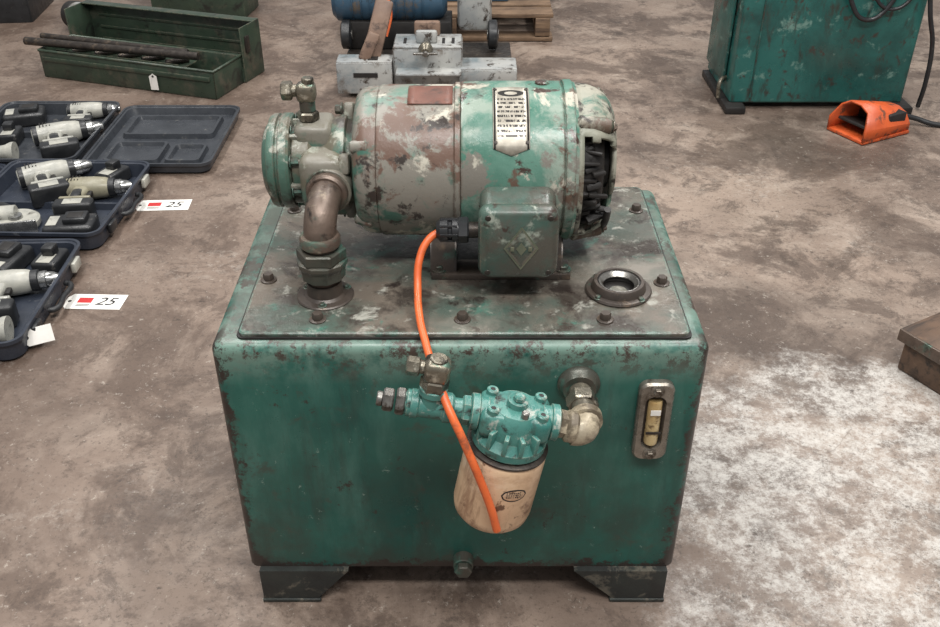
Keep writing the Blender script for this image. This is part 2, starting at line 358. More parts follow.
def foot(name, x_out, x_in_top, x_in_bot):
    for j, (y0, y1) in enumerate(((-.012, .07), (.47, .555))):
        bm = bmesh.new()
        P = [(x_out, 0), (x_in_bot, 0), (x_in_bot, .012), (x_in_top, TB), (x_out, TB)]
        a = [bm.verts.new((x, y0, z)) for x, z in P]; b = [bm.verts.new((x, y1, z)) for x, z in P]
        bm.faces.new(a); bm.faces.new(b[::-1])
        for i in range(5): bm.faces.new((a[i], b[i], b[(i+1)%5], a[(i+1)%5]))
        mk('%s_%d' % (name, j+1), bm, M_FEET, U, smooth=False)
    box(name+'_rail', (.05, .48, .05), ((x_out*.8+x_in_bot*.2), .27, TB-.026), M_FEET, U, bev=.003)
foot('foot_left', -.384, -.222, -.280)
foot('foot_right', .360, .190, .262)
for s, xo, xi in (('left', -.384, -.280), ('right', .262, .360)):
    box('foot_base_'+s, (xi-xo+.004, .09, .008), ((xo+xi)/2, .030, .0045), M_FEET, U, bev=.002)
cyl('drain_coupling', .018, (-.012, .01, .104), (-.012, -.022, .104), M_RUSTG, U)
hexa('drain_plug', .016, (-.012, -.022, .104), (-.012, -.036, .104), M_RUSTG, U)

# ---- motor
AY, AZ = .30, .752
def axpos(h, a, r): return Vector((h, AY - r*math.cos(a), AZ + r*math.sin(a)))
def xlathe(name, prof, mat, seg=96, skip=None, parent=U, ang=35, solid=0):
    bm = bmesh.new(); rings = []
    for h, r in prof:
        if r < 1e-6: rings.append([bm.verts.new((h, AY, AZ))]*seg)
        else: rings.append([bm.verts.new(axpos(h, 2*math.pi*i/seg, r)) for i in range(seg)])
    for k, (a, b) in enumerate(zip(rings, rings[1:])):
        for i in range(seg):
            j = (i+1) % seg; am = math.degrees(2*math.pi*(i+.5)/seg); am = am-360 if am > 180 else am
            if skip and skip(k, am): continue
            vs = []
            for v in (a[i], a[j], b[j], b[i]):
                if v not in vs: vs.append(v)
            if len(vs) >= 3: bm.faces.new(vs)
    loose = [v for v in bm.verts if not v.link_faces]
    bmesh.ops.delete(bm, geom=loose, context='VERTS')
    o = mk(name, bm, mat, parent, ang=ang)
    if solid:
        m = o.modifiers.new('shell', 'SOLIDIFY'); m.thickness = solid; m.offset = -1
    return o
xlathe('motor_drive_endbell', [(-.200,0),(-.200,.052),(-.192,.058),(-.190,.096),(-.186,.112),(-.178,.120),(-.168,.123),(-.150,.124),(-.148,.121)], M_MOTORL)
xlathe('motor_stator_left', [(-.150,.119),(-.149,.125),(-.145,.1265),(-.026,.1265),(-.024,.1300),(-.016,.1300),(-.014,.126)], M_MOTORL)
xlathe('motor_stator_right', [(-.016,.125),(-.014,.1305),(-.010,.132),(.148,.132),(.150,.129),(.153,.129)], M_MOTOR)
xlathe('motor_end_ring', [(.151,.126),(.152,.1335),(.156,.1345),(.166,.1345),(.169,.131),(.172,.130)], M_MOTOR)
def sk(k, a):
    lim = 40+3*math.sin(k*2.1); lo = -50+3*math.cos(k*1.7)
    return (1 <= k <= 6) and ((lo < a < lim) or (130 < a < 175) or (-170 < a < -125))
xlathe('motor_fan_endbell', [(.170,.130),(.180,.129),(.194,.127),(.207,.122),(.222,.113),(.231,.102),(.237,.088),(.241,.06),(.242,0)], M_BELL, skip=sk, solid=.007)
xlathe('motor_windings', [(.165,.100),(.186,.103),(.200,.099),(.214,.088),(.220,.07),(.222,.045),(.231,.045),(.231,0)], M_DARK, seg=60)
for i in range(26):
    a = math.radians(-62+i*4.6+random.uniform(-2,2))
    p = axpos(random.uniform(.185,.210), a, random.uniform(.094,.104))
    box('winding_bundle_%d' % i, (random.uniform(.020,.040), random.uniform(.008,.018), random.uniform(.006,.012)), p, M_DARK, U, rot=(-a+random.uniform(-.5,.5), random.uniform(-.3,.3), random.uniform(-.5,.5)), bev=.003)
tube('endbell_guard', [axpos(.226, math.radians(a), .110) for a in (-62,-48,-34,-22)], .006, M_DARK, U)
for i, a in enumerate((52, -60, 130, 215)):
    a = math.radians(a)
    p0 = axpos(.168, a, .124); p1 = axpos(.226, a, .113)
    cyl('endbell_boss_%d' % i, .0135, p0, p1, M_BELL, U, seg=16, ch=.005)
    bolt('endbell_bolt_%d' % i, p1, p1-p0, .007, M_RUST, U)
for i, a in enumerate((35, 145, 215, -35)):
    a = math.radians(a)
    cyl('drive_boss_%d' % i, .011, axpos(-.190, a, .108), axpos(-.16, a, .117), M_MOTORL, U, seg=16, ch=.003)
for x in (-.045, .135):
    bm = bmesh.new()
    P = [(AY-.118, PZ), (AY+.118, PZ), (AY+.118, PZ+.014), (AY+.085, .66), (AY-.085, .66), (AY-.118, PZ+.014)]
    a = [bm.verts.new((x-.022, y, z)) for y, z in P]; b = [bm.verts.new((x+.022, y, z)) for y, z in P]
    bm.faces.new(a); bm.faces.new(b[::-1])
    for i in range(6): bm.faces.new((a[i], b[i], b[(i+1)%6], a[(i+1)%6]))
    bmesh.ops.bevel(bm, geom=bm.edges[:], offset=.003, segments=2, affect='EDGES')
    mk('motor_foot_%d' % (x > 0), bm, M_FLANGE, U)
box('motor_base_strap', (.235, .05, .012), (.052, .200, PZ+.006), M_FLANGE, U, bev=.002)
for x in (-.052, .158):
    bolt('motor_foot_bolt_%d' % (x > 0), (x, .190, PZ+.012), (0,0,1), .009, M_RUSTG, U)
def cyl_patch(name, x0, x1, a0, a1, r, mat, th=.0015, point=False, nx=6, na=24):
    bm = bmesh.new(); uvl = bm.loops.layers.uv.new('UVMap'); G = []; UV = {}
    for i in range(na+1):
        v = i/na; row = []
        for j in range(nx+1):
            u = j/nx; dv = 0
            if point and i == 0: dv = -(1-abs(u-.5)*2)*math.radians(5)
            if point and i == na: dv = (1-abs(u-.5)*2)*math.radians(1.5)
            x = x0+(x1-x0)*u; a = math.radians(a0+(a1-a0)*v)+dv
            vt = bm.verts.new(axpos(x, a, r)); UV[vt] = (u, v); row.append(vt)
        G.append(row)
    for i in range(na):
        for j in range(nx):
            f = bm.faces.new((G[i][j], G[i][j+1], G[i+1][j+1], G[i+1][j]))
            for lp in f.loops: lp[uvl].uv = UV[lp.vert]
    o = mk(name, bm, mat, U); m = o.modifiers.new('t', 'SOLIDIFY'); m.thickness = th; m.offset = 1
    return o
cyl_patch('nameplate', .036, .094, 32, 84, .1325, M_NAME, point=True)
cyl_patch('primer_plate', -.100, -.028, 68, 94, .1268, M_REDB, th=.002)
for i, (x, a) in enumerate(((.040,81),(.090,81),(.040,36),(.090,36))):
    p = axpos(x, math.radians(a), .1338); q = axpos(x, math.radians(a), .1355)
    cyl('nameplate_rivet_%d' % i, .003, p, q, M_STEELD, U, seg=12)
cyl('motor_top_plug', .012, axpos(.118, math.radians(95), .13), axpos(.118, math.radians(95), .136), M_MOTOR, U, seg=20)

# ---- junction box
JC = Vector((.076, .19, .697))
def jl(w, h, r, y, dz=0): return [(JC.x+p[0], y, JC.z+p[1]+dz) for p in rr(w, h, r, 0)]
bm = loops_bm([jl(.122,.135,.018,.205,.004), jl(.120,.130,.018,.150,.003), jl(.116,.118,.016,.128)])
mk('junction_box_body', bm, M_JBOX, U)
bm = loops_bm([jl(.120,.120,.016,.1275), jl(.126,.124,.018,.124), jl(.126,.124,.018,.112), jl(.120,.118,.018,.104), jl(.106,.106,.014,.1)])
mk('junction_box_cover', bm, M_JBOX, U)
def diamond(name, s, y0, y1, mat):
    bm = bmesh.new(); q = [(0,s*1.12),(s*.80,0),(0,-s*1.12),(-s*.80,0)]
    a = [bm.verts.new((JC.x+.004+x, y0, JC.z-.004+z)) for x, z in q]; b = [bm.verts.new((JC.x+.004+x, y1, JC.z-.004+z)) for x, z in q]
    bm.faces.new(a); bm.faces.new(b[::-1])
    for i in range(4): bm.faces.new((a[i], b[i], b[(i+1)%4], a[(i+1)%4]))
    mk(name, bm, mat, U, smooth=False)
diamond('emblem_rim', .034, .1005, .0985, M_EMB)
diamond('emblem_field', .030, .0995, .0979, M_JBOX)
diamond('emblem_inner', .010, .0995, .0970, M_EMB)
for i, dx in enumerate((-.014, .014)):
    box('emblem_mark_%d' % i, (.006, .002, .008), (JC.x+.004+dx, .0975, JC.z-.004), M_EMB, U, bev=.0005)
for i, (sx, sz) in enumerate(((1,1),(-1,1),(1,-1),(-1,-1))):
    cyl('cover_screw_%d' % i, .005, (JC.x+sx*.048, .1030, JC.z+sz*.048), (JC.x+sx*.048, .0995, JC.z+sz*.048), M_STEELD, U, seg=16)
cyl('box_side_cap', .017, (.132,.16,.715), (.141,.16,.715), M_JBOX, U)
GY, GZ = .148, .700
cyl('gland_neck', .013, (.018, GY, GZ), (-.004, GY, GZ), M_STEELD, U)
hexa('gland_nut', .021, (-.002, GY, GZ), (-.020, GY, GZ), M_BLACKP, U)
lathe('gland_cap', [(0,0),(0,.018),(.01,.0195),(.012,.016),(.016,.016),(.018,.019),(.030,.018),(.036,.012),(.036,0)], (-.018, GY, GZ), (-1,0,0), M_BLACKP, U, seg=24)
for i in range(8):
    a = i*math.pi/4
    box('gland_rib_%d' % i, (.028,.004,.004), (-.034, GY+.018*math.cos(a), GZ+.018*math.sin(a)), M_BLACKP, U, bev=.001)
tube('orange_power_cable', [(-.048,GY,GZ-.002),(-.066,GY-.01,GZ-.012),(-.080,.12,.665),(-.083,.085,.625),(-.078,.035,.604),(-.068,-.008,.590),(-.056,-.05,.575),
     (-.046,-.105,.592),(-.032,-.142,.574),(-.010,-.170,.535),(.014,-.186,.475),(.030,-.192,.425),(.040,-.194,.380)], .0062, M_ORANGEC, U, res=14)

# ---- pump
xlathe('pump_cover_flange', [(-.344,0),(-.344,.054),(-.340,.062),(-.335,.066),(-.333,.076),(-.328,.079),(-.320,.079),(-.318,.075),(-.315,.075),(-.313,.080),(-.300,.080),(-.296,.077),(-.294,.06)], M_PUMP)
xlathe('pump_body', [(-.296,.058),(-.292,.066),(-.266,.067),(-.260,.061),(-.246,.060),(-.236,.064),(-.228,.072),(-.214,.078),(-.206,.078),(-.203,.072),(-.198,.070),(-.190,.070)], M_PUMP, ang=25)
box('pump_port_block', (.076,.11,.095), (-.240, AY-.04, AZ-.004), M_PUMP, U, bev=.018, seg=3)
box('pump_top_block', (.062,.075,.05), (-.258, AY-.005, AZ+.052), M_PUMP, U, bev=.012, seg=3)
box('pump_lower_web', (.07,.05,.05), (-.232, AY-.02, AZ-.06), M_PUMP, U, bev=.012, seg=3)
for i in range(8):
    a = math.radians(22.5+45*i)
    bolt('pump_flange_bolt_%d' % i, axpos(-.294, a, .069), (1,0,0), .0075, M_RUSTG, U, h=.012)
for i in range(4):
    a = math.radians(20+90*i)
    bolt('pump_adapter_bolt_%d' % i, axpos(-.215, a, .085), (-1,0,0), .008, M_RUSTG, U, h=.010)
    box('pump_adapter_ear_%d' % i, (.018,.034,.034), axpos(-.203, a, .080), M_PUMP, U, rot=(-a,0,0), bev=.006)
for i in range(5):
    a = math.radians(-50+36*i)
    box('pump_rib_%d' % i, (.05,.012,.008), axpos(-.282, a, .067), M_PUMP, U, rot=(-a,0,0), bev=.002)
PB = Vector((-.266, AY-.01, AZ+.077))
hexa('outlet_nut', .018, PB, PB+Vector((0,0,.016)), M_BRASS, U)
cyl('outlet_stem', .013, PB+Vector((0,0,.016)), PB+Vector((0,0,.040)), M_RUSTG, U)
box('outlet_elbow_block', (.032,.030,.032), PB+Vector((0,0,.048)), M_BRASS, U, bev=.009, seg=3)
cyl('outlet_side_neck', .010, PB+Vector((-.014,0,.050)), PB+Vector((-.028,0,.050)), M_BRASS, U)
hexa('outlet_side_nut', .016, PB+Vector((-.022,0,.050)), PB+Vector((-.040,0,.050)), M_BRASS, U)
cyl('outlet_top_stub', .010, PB+Vector((.004,0,.060)), PB+Vector((.004,0,.072)), M_BRASS, U)
# suction line
SX, SY = -.238, .127
cyl('suction_boss', .038, (SX+.010, .222, .742), (SX+.008, .200, .742), M_PUMP, U)
lathe('suction_collar_top', [(0,0),(0,.030),(.004,.034),(.018,.034),(.022,.030),(.022,0)], (SX+.008,.208,.742), (-.1,-1,0), M_RUST, U)
tube('suction_elbow', arc3((SX+.008,.200,.742),(SX,.124,.750),(SX,SY,.672), 10), .0265, M_RUST, U)
lathe('elbow_lower_collar', [(0,0),(0,.030),(.004,.0325),(.016,.0325),(.020,.029),(.020,0)], (SX,SY,.703), (0,0,-1), M_RUST, U)
cyl('suction_nipple', .024, (SX,SY,.60), (SX,SY,.70), M_RUST, U)
hexa('union_upper_nut', .040, (SX,SY,.660), (SX,SY,.680), M_RUSTG, U)
lathe('union_body', [(0,0),(0,.030),(.004,.036),(.020,.037),(.028,.041),(.034,.041),(.036,.036),(.036,0)], (SX,SY,.625), (0,0,1), M_RUSTG, U, seg=10, ang=20)
lathe('suction_tank_flange', [(0,0),(0,.046),(.003,.047),(.005,.045),(.006,.034),(.010,.030),(.030,.028),(.030,0)], (SX,SY,PZ-.001), (0,0,1), M_FLANGE, U)
for i in range(3):
    a = math.radians(-90+120*i)
    bolt('flange_screw_%d' % i, (SX+.038*math.cos(a), SY+.038*math.sin(a), PZ+.004), (0,0,1), .005, M_RUSTG, U)

# ---- filler neck
FX, FY = .246, .142
lathe('filler_neck', [(0,.034),(0,.053),(.004,.055),(.007,.053),(.008,.045),(.018,.043),(.021,.041),(.021,.036),(.014,.0345),(-.002,.034)], (FX,FY,PZ-.001), (0,0,1), M_FLANGE, U)
lathe('filler_liner', [(.0,0),(.001,.030),(.012,.033),(.0185,.0365),(.0195,.034),(.017,.031),(.003,.028)], (FX,FY,PZ-.0005), (0,0,1), M_DARK, U)
lathe('filler_inner_ring', [(.010,.026),(.012,.034),(.018,.0355),(.0185,.032),(.012,.0255),(.010,.026)], (FX,FY,PZ), (0,0,1), M_STEEL, U)
for i in range(4):
    a = math.radians(40+90*i)
    bolt('filler_screw_%d' % i, (FX+.049*math.cos(a), FY+.049*math.sin(a), PZ+.005), (0,0,1), .0045, M_RUSTG, U)

# ---- sight gauge
GX, GZ0 = .296, .434
def fl(w, h, r, y, dx=0, dz=0): return [(GX+dx+p[0], y, GZ0+dz+p[1]) for p in rr(w, h, r, 0, n=8)]
bm = loops_bm([fl(.056,.158,.016,.001), fl(.056,.158,.016,-.010), fl(.050,.152,.014,-.014), fl(.034,.108,.015,-.014), fl(.030,.104,.014,-.005)], cap1=False)
mk('gauge_frame', bm, M_GAUGE, U)
bm = loops_bm([fl(.032,.106,.014,-.004), fl(.032,.106,.014,-.0055)])
mk('gauge_back', bm, M_STEELD, U)
lathe('gauge_tube', [(0,0),(0,.0105),(.004,.0115),(.084,.0115),(.088,.0105),(.088,0)], (GX,-.008,GZ0-.044), (0,0,1), M_AMBER, U, seg=20)
for s in (-1, 1):
    bolt('gauge_bolt_%d' % (s > 0), (GX,-.0135,GZ0+s*.065), (0,-1,0), .0075, M_GAUGE, U)
box('gauge_label', (.016,.001,.010), (GX,-.0200,GZ0+.026), M_PAPER, U, bev=0)
box('gauge_band', (.024,.002,.005), (GX,-.0197,GZ0-.016), M_STEELD, U, bev=.0005)

# ---- filter assembly
FR = empty('filter_assembly', (.064,-.120,.534), (0, math.radians(10), 0), U)
lathe('filter_canister', [(-.045,0),(-.045,.047),(-.047,.056),(-.052,.060),(-.060,.0612),(-.166,.0612),(-.178,.059),(-.186,.053),(-.191,.043),(-.187,.037),(-.187,0)][::-1], (0,0,0), (0,0,1), M_FILTER, FR, seg=64)
lathe('canister_seam', [(-.051,.059),(-.049,.0615),(-.046,.0615),(-.044,.057),(-.043,0)][::-1], (0,0,0), (0,0,1), M_STEELD, FR, seg=64)
lathe('filter_head_skirt', [(-.043,0),(-.043,.053),(-.040,.056),(-.028,.056),(-.024,.052),(-.016,.045),(.004,.043),(.016,.040),(.024,.034),(.026,.0)], (0,0,0), (0,0,1), M_CAST, FR, seg=48)
box('filter_head_block', (.105,.070,.044), (0,0,.002), M_CAST, FR, bev=.012, seg=3)
for i in range(14):
    a = 2*math.pi*i/14
    box('head_rib_%d' % i, (.020,.007,.030), (.047*math.cos(a),.047*math.sin(a),-.014), M_CAST, FR, rot=(0,0,a), bev=.002)
for s in (-1, 1):
    lathe('head_port_%d' % (s > 0), [(0,0),(0,.024),(.012,.0235),(.014,.027),(.024,.027),(.026,.024),(.026,0)], (s*.040,0,.002), (s,0,0), M_CAST, FR)
    for t_ in (-1, 1):
        cyl('head_boss_%d%d' % (s > 0, t_ > 0), .009, (s*.036,t_*.022,.020), (s*.036,t_*.022,.031), M_CAST, FR, seg=16)
        cyl('head_hole_%d%d' % (s > 0, t_ > 0), .004, (s*.036,t_*.022,.0295), (s*.036,t_*.022,.0315), M_DARK, FR, seg=12)
lathe('head_center_boss', [(0,0),(0,.016),(.012,.015),(.014,.012),(.014,0)], (0,0,.022), (0,0,1), M_CAST, FR, seg=24)
hexa('head_indicator_nut', .009, (.0,-.004,.036), (.0,-.004,.046), M_CAST, FR)
cyl('head_small_plug', .006, (.010,-.026,.022), (.010,-.026,.034), M_STEEL, FR, seg=16)
def cpt(a, z, r): return (r*math.sin(a), -r*math.cos(a), z)
for nm, zc_, rx, rz, mt, rad in (('label_ring', -.098, .33, .012, M_INK, .0615), ('label_fill', -.098, .29, .0095, M_FILTER, .0618)):
    b2 = bmesh.new(); cols = []
    for i in range(13):
        x = -1+2*i/12; hgt = math.sqrt(max(0, 1-x*x)); a = .30+rx*x
        cols.append((b2.verts.new(cpt(a, zc_-rz*hgt-.0001, rad)), b2.verts.new(cpt(a, zc_+rz*hgt+.0001, rad))))
    for p, q in zip(cols, cols[1:]): b2.faces.new((p[0], q[0], q[1], p[1]))
    mk(nm, b2, mt, FR)
for i in range(3):
    b2 = bmesh.new(); z = -.094-.004*i
    for j in range(7):
        a0 = .10+j*.056; w = random.uniform(.022,.042)
        v = [b2.verts.new(cpt(a, zz, .0620)) for a, zz in ((a0,z),(a0+w,z),(a0+w,z+.0022),(a0,z+.0022))]; b2.faces.new(v)
    mk('label_text_%d' % i, b2, M_INK, FR, smooth=False)
cyl('inlet_pipe', .0165, (-.060,0,.002), (-.10,0,.002), M_CAST, FR)
lathe('inlet_tee', [(0,0),(0,.019),(.004,.0225),(.014,.0225),(.017,.019),(.050,.019),(.053,.0215),(.062,.0215),(.065,.018),(.065,0)], (-.090,0,.002), (-1,0,0), M_CAST, FR)
lathe('inlet_union', [(0,0),(0,.020),(.008,.020),(.010,.016),(.016,.016),(.016,0)], (-.150,0,.002), (-1,0,0), M_CAST, FR)
hexa('inlet_hex', .020, (-.160,0,.002), (-.174,0,.002), M_STEEL, FR)
hexa('inlet_cap', .017, (-.177,0,.002), (-.193,0,.002), M_STEEL, FR)
cyl('inlet_plug_end', .011, (-.193,0,.002), (-.202,0,.002), M_STEEL, FR, seg=20)
hexa('port_nut_left', .022, (-.064,0,.002), (-.078,0,.002), M_CAST, FR)
lathe('tee_branch', [(0,0),(0,.018),(.020,.018),(.023,.0205),(.032,.0205),(.034,.017),(.034,0)], (-.124,0,.004), (0,0,1), M_CAST, FR)
hexa('branch_nut', .021, (-.124,0,.034), (-.124,0,.054), M_BRASS, FR)
box('branch_elbow', (.038,.036,.036), (-.124,0,.068), M_BRASS, FR, bev=.010, seg=3)
cyl('branch_top_cap', .013, (-.124,0,.082), (-.124,0,.089), M_BRASS, FR, seg=20)
cyl('branch_neck', .010, (-.138,0,.068), (-.152,0,.068), M_BRASS, FR, seg=20)
hexa('branch_side_nut', .014, (-.148,0,.068), (-.168,0,.068), M_BRASS, FR)
hexa('port_nut_right', .021, (.064,0,.002), (.080,0,.0), M_CREAMM, FR)
lathe('return_elbow_collar', [(0,0),(0,.020),(.004,.024),(.014,.024),(.018,.02),(.018,0)], (.076,0,-.001), (1,0,-.06), M_CREAMM, FR)
tube('return_elbow', arc3((.150,-.120,.508),(.178,-.124,.504),(.174,-.085,.506), 8), .0205, M_CREAMM, U)
lathe('return_elbow_rim', [(0,0),(0,.020),(.003,.0255),(.016,.0255),(.019,.02),(.019,0)], (.174,-.098,.505), (0,1,0), M_CREAMM, U)
cyl('return_nipple', .018, (.173,-.09,.505), (.172,-.02,.505), M_BRASS, U)
hexa('return_nut', .025, (.173,-.060,.505), (.173,-.036,.505), M_BRASS, U)
lathe('return_wall_flange', [(0,0),(0,.034),(.006,.034),(.009,.030),(.020,.026),(.020,0)], (.172,.001,.505), (0,-1,0), M_RUSTG, U)

# ================================================================== TOOL CASES AND TOOLS
def tool_case(loc, w, d, h, mat, lid_side, rotz=0.0, bosses=()):
    e = empty('power_tool_case', loc, (0,0,rotz))
    def tray(nm, cx, hh):
        bm = loops_bm([rr(w-.05, d-.05, .03, .0, cx=cx), rr(w-.02, d-.02, .04, .008, cx=cx), rr(w-.012, d-.012, .04, hh-.012, cx=cx), rr(w, d, .045, hh-.010, cx=cx), rr(w, d, .045, hh, cx=cx),
                       rr(w-.016, d-.016, .038, hh, cx=cx), rr(w-.020, d-.020, .036, hh-.004, cx=cx), rr(w-.032, d-.032, .034, hh-.006, cx=cx), rr(w-.05, d-.05, .03, .014, cx=cx)])
        mk(nm, bm, mat, e, ang=30)
    tray('tray_shell', 0, h)
    lx = lid_side*(w+.012)
    tray('lid_shell', lx, h*.72)
    for i, (x, y, a, b, z) in enumerate(bosses):
        bm = loops_bm([rr(a, b, .012, .013), rr(a-.008, b-.008, .010, z)])
        mk('moulded_boss_%d' % i, bm, mat, e, loc=(x, y, 0))
    for i, (x, y, a, b) in enumerate(((0,.10,.34,.20),(-.07,-.12,.20,.18),(.11,-.13,.13,.16))):
        x *= w/.45; a *= w/.45
        bm = loops_bm([rr(a, b, .02, .012), rr(a-.010, b-.010, .02, .032), rr(a-.030, b-.030, .014, .032), rr(a-.042, b-.042, .012, .018)])
        mk('lid_relief_%d' % i, bm, mat, e, loc=(lx+x, y*d/.5, 0))
    for s in (-1, 1):
        box('hinge_%d' % (s > 0), (.02,.06,.012), (lid_side*(w/2+.006), s*d*.3, h*.5), M_BLACKP, e)
        box('latch_%d' % (s > 0), (.014,.05,.03), (-lid_side*(w/2+.003), s*d*.3, h*.6), M_TOOLG if s > 0 else M_BLACKP, e, bev=.003)
    x = -lid_side*(w/2)
    tube('carry_handle', [(x,-.07,h*.5),(x-lid_side*.016,-.065,h*.5),(x-lid_side*.020,0,h*.5),(x-lid_side*.016,.065,h*.5),(x,.07,h*.5)], .008, M_BLACKP, e)
    return e
def drill(loc, rotz, body, size=1.0, battery=True, kind='cordless_drill'):
    e = empty(kind, loc, (0,0,rotz)); e.scale = (size,)*3
    z = .033
    lathe('motor_housing', [(-.075,0),(-.075,.020),(-.068,.028),(-.03,.032),(.02,.032),(.05,.029),(.064,.024),(.066,0)], (0,0,z), (1,0,0), body, e, seg=28)
    cyl('rear_cap', .029, (-.072,0,z), (-.052,0,z), M_BLACKP, e, seg=28)
    lathe('gear_collar', [(0,0),(0,.026),(.016,.026),(.018,.023),(.018,0)], (.060,0,z), (1,0,0), M_BLACKP, e, seg=28)
    lathe('chuck', [(0,0),(0,.021),(.016,.022),(.018,.019),(.034,.017),(.046,.010),(.048,0)], (.078,0,z), (1,0,0), M_CHROME, e, seg=24)
    bm = loops_bm([rr(.050,.036,.014,0), rr(.040,.034,.014,.03), rr(.038,.034,.014,.075), rr(.052,.038,.012,.10)])
    mk('grip', bm, body, e, M=Matrix.Translation((-.012,-.020,z)) @ Matrix.Rotation(math.radians(90),4,'X') @ Matrix.Rotation(math.radians(-8),4,'Y'))
    box('grip_rubber', (.030,.06,.040), (-.016,-.065,z), M_BLACKP, e, bev=.010)
    box('trigger', (.014,.028,.014), (.014,-.044,z), M_DARK, e, bev=.004)
    if battery:
        box('battery_pack', (.105,.045,.058), (-.006,-.136,z-.002), M_BLACKP, e, bev=.008, seg=3)
        box('battery_band', (.085,.012,.060), (-.006,-.112,z-.001), body, e, bev=.004)
        box('battery_label', (.05,.03,.001), (-.006,-.138,z+.0275), M_TOOLG, e, bev=0)
    for i in range(4):
        box('vent_%d' % i, (.003,.03,.002), (-.048+i*.009,.004,z+.0305), M_DARK, e, bev=0)
    return e
def battery(loc, rotz, nm='drill_battery'):
    e = empty(nm, loc, (0,0,rotz))
    if nm == 'battery_charger':
        box('charger_body', (.15,.10,.050), (0,0,.025), M_BLACKP, e, bev=.012, seg=3)
        box('charger_socket', (.07,.06,.020), (.02,0,.058), M_BLACKP, e, bev=.006)
        box('charger_hole', (.045,.035,.004), (.02,0,.067), M_DARK, e, bev=.001)
        box('charger_label', (.03,.06,.001), (-.05,0,.0505), M_TOOLG, e, bev=0)
        return e
    box('pack', (.10,.075,.048), (0,0,.024), M_BLACKP, e, bev=.010, seg=3)
    box('post', (.040,.036,.030), (.01,0,.060), M_BLACKP, e, bev=.006)
    box('sticker', (.05,.04,.001), (-.02,0,.0485), M_TOOLG, e, bev=0)
    return e
def saw(loc, rotz):
    e = empty('cordless_circular_saw', loc, (0,0,rotz))
    lathe('blade_guard', [(0,0),(0,.066),(.006,.070),(.022,.070),(.028,.062),(.028,0)], (0,0,.004), (0,0,1), M_TOOLG, e)
    lathe('arbor_cap', [(0,0),(0,.022),(.010,.020),(.012,.0)], (0,0,.032), (0,0,1), M_CHROME, e)
    cyl('motor_barrel', .030, (.0,.02,.034), (-.11,.03,.034), M_TOOLG, e)
    tube('saw_handle', [(-.02,.05,.036),(-.06,.085,.036),(-.12,.09,.036),(-.15,.05,.036)], .017, M_BLACKP, e)
    box('battery_pack', (.06,.10,.058), (-.165,.035,.031), M_BLACKP, e, bev=.008)
    box('base_shoe', (.16,.006,.05), (-.01,-.074,.028), M_CHROME, e, bev=.001)
    return e
def torch(loc, rotz):
    e = empty('work_flashlight', loc, (0,0,rotz))
    lathe('lamp_head', [(0,0),(0,.022),(.03,.026),(.05,.035),(.062,.036),(.062,.032),(.056,.0)], (.0,0,.038), (1,0,0), M_TOOLG, e, seg=28)
    box('torch_grip', (.11,.036,.036), (-.05,0,.036), M_BLACKP, e, bev=.012)
    box('torch_battery', (.05,.07,.055), (-.12,0,.029), M_BLACKP, e, bev=.008)
    return e
ZT = .0145
c1 = (-1.61, 2.12, 0)
tool_case(c1, .46, .56, .062, M_CASEB, +1, 0.0, [(-.02,.03,.40,.02,.035)])
drill((c1[0]+.11, c1[1]+.215, ZT), math.radians(8), M_TOOLG, 1.0)
drill((c1[0]+.09, c1[1]-.030, ZT), math.radians(24), M_TOOLG, 1.25)
battery((c1[0]-.12, c1[1]+.17, ZT), .3, 'battery_charger')
battery((c1[0]-.10, c1[1]-.02, ZT), 1.7)
torch((c1[0]-.07, c1[1]-.20, ZT), .1)
c2 = (-1.35, 1.565, 0)
tool_case(c2, .49, .53, .066, M_CASE, -1, math.radians(-2), [(.0,.0,.42,.018,.035)])
drill((c2[0]-.09, c2[1]+.180, ZT), math.radians(28), M_TOOLG, 1.2)
battery((c2[0]+.13, c2[1]+.195, ZT), 1.2)
drill((c2[0]+.09, c2[1]+.070, ZT), math.radians(6), M_TOOLY, 1.15)
saw((c2[0]-.07, c2[1]-.13, ZT), math.radians(15))
battery((c2[0]+.12, c2[1]-.18, ZT), .1, 'battery_charger')
c3 = (-1.375, .99, 0)
case3 = tool_case(c3, .48, .54, .066, M_CASE, -1, math.radians(2), [(-.05,.0,.02,.40,.035)])
battery((c3[0]+.03, c3[1]+.18, ZT), 1.4, 'battery_charger')
battery((c3[0]+.16, c3[1]+.185, ZT), 1.5)
drill((c3[0]+.09, c3[1]+.045, ZT), math.radians(12), M_TOOLG, 1.15)
torch((c3[0]+.13, c3[1]-.19, ZT), .15)
drill((c3[0]-.15, c3[1]+.10, ZT), math.radians(80), M_TOOLY, 1.0)

def tag(loc, rot, w=.17, h=.075, num=True, name='price_tag', parent=None):
    e = empty(name, loc, rot, parent)
    bm = bmesh.new()
    P = [(-w/2+.012,-h/2),(w/2,-h/2),(w/2,h/2),(-w/2+.012,h/2),(-w/2,h/2-.018),(-w/2,-h/2+.018)]
    a = [bm.verts.new((x,y,0)) for x,y in P]; b = [bm.verts.new((x,y,.0012)) for x,y in P]
    bm.faces.new(a[::-1]); bm.faces.new(b)
    for i in range(6): bm.faces.new((a[i],a[(i+1)%6],b[(i+1)%6],b[i]))
    mk('card', bm, M_PAPER, e, smooth=False)
    if num:
        box('red_logo', (w*.24,h*.34,.0006), (-w*.17,h*.08,.0014), M_RED, e, bev=0)
        for i in range(2): box('fine_print_%d' % i, (w*.22,h*.035,.0004), (-w*.17,-h*(.20+.1*i),.0014), M_INK, e, bev=0)
        text('tag_number', '25', h*.72, (w*.18,0,.0014), (0,0,0), M_INK, e)
    cyl('eyelet', .005, (-w/2+.012,0,.0008), (-w/2+.012,0,.0020), M_DARK, e, seg=12)
    return e
tag((-1.014,1.610,.0008), (0,0,math.radians(3)), .175)
